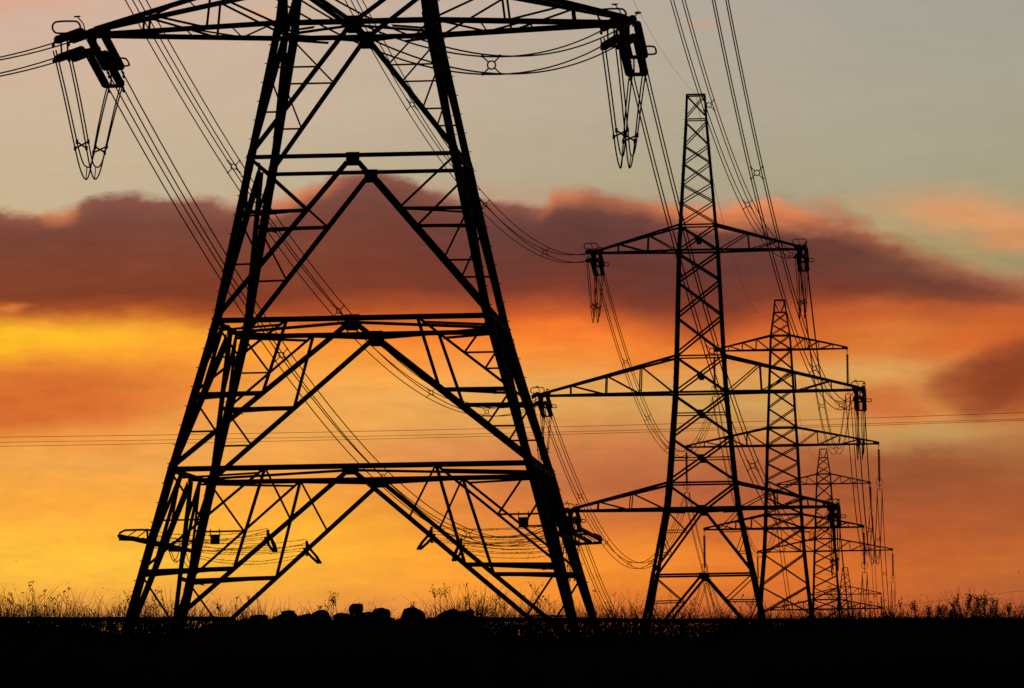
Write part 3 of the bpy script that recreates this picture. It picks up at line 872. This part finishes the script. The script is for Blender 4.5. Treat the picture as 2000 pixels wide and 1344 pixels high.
COLS = [
 (0,   [(0,(212,178,150)),(200,(206,182,147)),(370,(200,180,138)),(560,(235,150,55)),(640,(255,184,42)),(672,(255,180,42)),(718,(238,138,52)),(810,(226,122,54)),(880,(240,165,75)),(950,(248,166,62)),(1010,(255,180,60)),(1085,(255,193,62)),(1140,(248,178,64)),(1200,(226,148,72))]),
 (300, [(0,(210,180,150)),(200,(205,182,147)),(370,(196,178,138)),(580,(235,140,50)),(640,(255,172,46)),(690,(248,155,50)),(770,(234,138,60)),(840,(242,160,75)),(900,(245,168,80)),(960,(250,166,62)),(1030,(255,182,62)),(1095,(255,190,60)),(1150,(245,170,65)),(1200,(228,148,75))]),
 (600, [(0,(202,178,150)),(200,(200,180,147)),(340,(192,175,138)),(600,(225,105,42)),(650,(250,145,48)),(710,(250,165,68)),(770,(243,168,80)),(860,(240,165,80)),(940,(245,160,65)),(1010,(255,176,55)),(1090,(255,180,56)),(1150,(246,165,60)),(1200,(228,148,75))]),
 (900, [(0,(194,174,149)),(200,(192,175,144)),(340,(185,170,134)),(600,(215,95,40)),(650,(250,128,45)),(705,(249,152,62)),(760,(236,170,88)),(840,(230,160,84)),(910,(222,138,74)),(970,(225,132,65)),(1030,(242,148,56)),(1095,(254,162,52)),(1150,(247,155,55)),(1200,(225,135,65))]),
 (1200,[(0,(184,171,147)),(200,(184,171,141)),(350,(179,167,130)),(610,(200,90,40)),(655,(240,118,45)),(705,(242,138,55)),(745,(228,160,82)),(800,(220,162,88)),(850,(212,135,75)),(910,(195,112,66)),(970,(190,102,60)),(1040,(220,122,54)),(1090,(245,145,48)),(1145,(238,135,46)),(1200,(216,112,52))]),
 (1500,[(0,(175,167,145)),(200,(177,167,139)),(380,(173,163,126)),(630,(195,88,42)),(690,(224,116,50)),(740,(222,152,78)),(800,(207,157,90)),(845,(212,146,80)),(890,(188,108,62)),(960,(170,90,54)),(1030,(190,98,50)),(1090,(222,115,45)),(1145,(226,116,45)),(1200,(200,100,50))]),
 (1750,[(0,(168,164,143)),(200,(172,165,137)),(390,(170,163,126)),(480,(178,158,110)),(620,(205,105,50)),(690,(222,128,56)),(740,(218,162,88)),(800,(222,148,76)),(840,(212,146,78)),(870,(198,154,90)),(910,(160,96,58)),(960,(163,86,50)),(1030,(178,90,48)),(1090,(196,98,45)),(1130,(206,106,46)),(1200,(194,95,48))]),
 (2000,[(0,(165,162,141)),(200,(170,164,136)),(390,(168,161,122)),(520,(165,150,108)),(600,(190,105,60)),(650,(208,102,46)),(700,(205,98,44)),(770,(190,92,45)),(830,(192,112,58)),(870,(192,130,74)),(920,(172,106,60)),(970,(165,90,50)),(1040,(178,92,48)),(1100,(194,102,46)),(1150,(186,100,50)),(1200,(182,94,50))]),
]
COLS = [(x, [(y, (r, g - 1, b + 7) if y < 450 else (r, g, b)) for y, (r, g, b) in st]) for x, st in COLS]
base = ramp(COLS[0][1], VN)
for (xa, _), (xb, st) in zip(COLS, COLS[1:]):
    base = mix(mapr(XW, xa, xb, 0.0, 1.0, False), base, ramp(st, VN))
def blob(col, cx, cy, sx, sy, c, amt, rot=0.0, pw=2.0):
    """a soft patch of cloud at (cx, cy) in sky coordinates"""
    dx, dy = M('SUBTRACT', XW, float(cx)), M('SUBTRACT', YW, float(cy))
    if rot:
        cr, sr = math.cos(rot), math.sin(rot)
        dx, dy = M('MULTIPLY_ADD', dx, cr, M('MULTIPLY', dy, sr)), M('MULTIPLY_ADD', dy, cr, M('MULTIPLY', dx, -sr))
    q = M('ADD', M('POWER', M('ABSOLUTE', M('DIVIDE', dx, float(sx))), float(pw)), M('POWER', M('ABSOLUTE', M('DIVIDE', dy, float(sy))), float(pw)))
    f = M('EXPONENT', M('MULTIPLY', q, -1.0))
    return mix(M('MULTIPLY', f, amt), col, s2l(c))
col = base
for b in ((90, 768, 240, 66, (214,107,46), .9, -.03, 3.4), (330, 745, 110, 42, (228,128,54), .6), (100, 650, 175, 23, (255,188,40), .95),
          (330, 650, 110, 22, (255,164,48), .7), (1975, 752, 125, 56, (142,67,37), 1.0, -.38, 3.8), (1880, 775, 60, 40, (176,88,46), .6), (1725, 795, 82, 44, (204,108,54), .9, 0, 3.6), (1900, 675, 160, 30, (214,105,46), .7, -.25),
          (1650, 745, 150, 24, (216,160,88), .6), (1800, 860, 130, 26, (196,156,92), .6), (1800, 945, 170, 52, (154,82,47), .8), (1150, 930, 170, 60, (188,106,64), .5),
          (1390, 52, 70, 14, (196,158,132), .6), (30, -10, 130, 22, (222,165,135), .6), (520, 8, 60, 10, (225,172,135), .5), (870, 905, 120, 40, (222,140,80), .4)):
    col = blob(col, *b)
# the long dark cloud: top and bottom outlines as curves of azimuth
def fcurve(pts, v):
    n = N('FloatCurve'); cu = n.mapping.curves[0]
    pts = [((x + 600) / 3200, y) for x, y in pts]
    for i, (x, y) in enumerate(pts):
        if i == 0: cu.points[0].location = (x, y)
        elif i == len(pts) - 1: cu.points[-1].location = (x, y)
        else: cu.points.new(x, y)
    n.mapping.update(); lk(v, n.inputs['Value']); return n.outputs[0]
XN = M('DIVIDE', M('ADD', M('MULTIPLY_ADD', n2, 14.0, X0), 600.0), 3200.0, clamp=True)
top = M('MULTIPLY', fcurve([(-600,.39),(0,.396),(60,.402),(130,.398),(190,.376),(240,.366),(300,.376),(400,.384),(500,.392),(560,.378),(640,.346),(720,.332),(790,.342),(850,.372),(930,.386),(1010,.398),(1060,.402),(1090,.378),(1140,.372),(1200,.386),(1290,.398),(1400,.408),(1500,.402),(1600,.412),(1680,.440),(1750,.478),(1820,.512),(1900,.545),(2000,.585),(2600,.70)], XN), 1000.0)
bot = M('MULTIPLY', fcurve([(-600,.61),(0,.612),(80,.616),(220,.612),(320,.612),(420,.622),(600,.620),(800,.606),(950,.612),(1020,.604),(1100,.602),(1200,.636),(1300,.664),(1400,.668),(1500,.640),(1600,.622),(1700,.612),(1800,.615),(1900,.622),(2000,.622),(2600,.62)], XN), 1000.0)
e1 = noise(62, 30, 3.1, 7, .62); e2 = noise(240, 60, 8.8, 5, .55)
YC_ = M('MULTIPLY_ADD', e1, mapr(X0, 1300.0, 1900.0, 20.0, 42.0), M('MULTIPLY_ADD', e2, mapr(X0, 1300.0, 1900.0, 16.0, 34.0), Y0))
YBt = M('MULTIPLY_ADD', M('MULTIPLY_ADD', e1, .7, e2), 16.0, M('MULTIPLY_ADD', n1, 14.0, Y0))
tt = M('SUBTRACT', YC_, top); tb = M('SUBTRACT', YBt, bot)
soft = mapr(X0, 1300.0, 1900.0, 20.0, 50.0)
a_top = mapr(M('DIVIDE', tt, soft), -.55, .75, 0.0, 1.0)
a_bot = mapr(M('DIVIDE', tb, mapr(X0, 1350.0, 1900.0, 1.0, 1.6)), -26.0, 34.0, 1.0, 0.0)
alpha = M('MULTIPLY', a_top, a_bot)
hgt = M('DIVIDE', M('SUBTRACT', YBt, top), M('SUBTRACT', bot, top))
cc = N('ValToRGB'); cr = cc.color_ramp
for i, (p, c) in enumerate(((0, (126,76,66)), (.25, (116,63,52)), (.55, (122,60,43)), (.8, (124,57,36)), (1.0, (180,82,38)))):
    e = cr.elements[i] if i < 2 else cr.elements.new(p)
    e.position = p; e.color = (*s2l(c), 1)
nt.links.new(hgt, cc.inputs['Fac'])
cr2 = N('ValToRGB'); cr = cr2.color_ramp
for i, (p, c) in enumerate(((0, (122,72,64)), (.25, (98,58,54)), (.55, (98,52,47)), (.8, (122,58,42)), (1.0, (185,84,42)))):
    e = cr.elements[i] if i < 2 else cr.elements.new(p)
    e.position = p; e.color = (*s2l(c), 1)
nt.links.new(hgt, cr2.inputs['Fac'])
ccol = mix(mapr(X0, 500.0, 1100.0, 0.0, 1.0), cc.outputs[0], cr2.outputs[0])
ccol = mix(M('MULTIPLY', M('ABSOLUTE', n1), .4), ccol, s2l((134, 68, 52)))
# lit fringe along the top edge
rim = M('MULTIPLY', mapr(tt, -18.0, 6.0, 0.0, 1.0), mapr(tt, 4.0, mapr(X0, 1200.0, 1450.0, 44.0, 72.0), 1.0, 0.0))
rimw = fcurve([(-600,.1),(0,.1),(70,.15),(120,.6),(165,.1),(200,.05),(480,.1),(585,.75),(700,.1),(1000,.05),(1070,.5),(1110,.7),(1180,.35),(1300,.75),(1400,.95),(1520,.9),(1620,.55),(1700,.35),(1850,.3),(2000,.2),(2600,.2)], XN)
ccol = mix(M('MULTIPLY', M('MULTIPLY', rim, rimw), M('MULTIPLY_ADD', e1, .5, .95)), ccol, s2l((236, 138, 86)))
col = mix(M('MULTIPLY', alpha, .97), col, ccol)
for b in ((1880, 432, 130, 34, (228,152,96), .8, .18), (2000, 470, 70, 34, (226,142,84), .7), (1700, 410, 90, 14, (200,160,118), .35, .3), (1985, 530, 60, 22, (160,148,108), .75), (1780, 545, 130, 36, (118,74,58), .5, .15), (1900, 590, 110, 20, (120,66,50), .6, .05),
          (25, 580, 44, 8, (235,135,60), .7), (1140, 655, 160, 28, (248,124,46), .45), (1130, 690, 120, 22, (250,140,50), .5)):
    col = blob(col, *b)
# fine wisps in the cloud
w1 = noise(120, 26, 12.3, 6, .62); w2 = noise(46, 20, 15.1, 5, .6); w3 = noise(260, 70, 21.7, 4, .55)
wg = M('MULTIPLY_ADD', M('MULTIPLY', mapr(Y0, 330.0, 480.0, .25, 1.0), M('MULTIPLY_ADD', w2, .5, M('MULTIPLY_ADD', w3, .7, w1))), .17, 1.0)
wm = N('VectorMath'); wm.operation = 'SCALE'; nt.links.new(col, wm.inputs[0]); nt.links.new(wg, wm.inputs['Scale'])
col = wm.outputs[0]
# fade away from the sunset toward a dim dusk sky overhead and behind
fade = M('MULTIPLY', mapr(M('ABSOLUTE', az), .13, .45, 1.0, 0.0), M('MULTIPLY', mapr(el, .125, .22, 1.0, 0.0), mapr(el, -.03, 0.0, 0.0, 1.0)))
sky = N('TexSky'); sky.sky_type = 'NISHITA'; sky.sun_disc = False
SUN_EL, SUN_AZ = R(1.2), R(-3.5)
sky.sun_elevation = SUN_EL; sky.sun_rotation = SUN_AZ
sc_ = N('Mix'); sc_.data_type = 'RGBA'; sc_.blend_type = 'MULTIPLY'; sc_.inputs[0].default_value = 1
nt.links.new(sky.outputs[0], sc_.inputs[6]); sc_.inputs[7].default_value = (.004, .004, .004, 1)
final = mix(fade, sc_.outputs[2], col)
bg = N('Background'); bg.inputs['Strength'].default_value = 1.0; nt.links.new(final, bg.inputs['Color'])
out = N('OutputWorld'); nt.links.new(bg.outputs[0], out.inputs['Surface'])

# the sun just under the cloud bank, low behind the pylons
sl = bpy.data.lights.new('sun', 'SUN'); sl.energy = .3; sl.angle = R(4); sl.color = (1, .6, .3)
so = bpy.data.objects.new('sun', sl); C.objects.link(so)
dv = V(math.sin(SUN_AZ) * math.cos(SUN_EL), math.cos(SUN_AZ) * math.cos(SUN_EL), math.sin(SUN_EL))
so.rotation_mode = 'QUATERNION'; so.rotation_quaternion = dv.to_track_quat('Z', 'Y')

sc = bpy.context.scene
sc.view_settings.view_transform = 'Standard'; sc.view_settings.look = 'None'; sc.view_settings.exposure = 0; sc.view_settings.gamma = 1
sc.cycles.max_bounces = 4
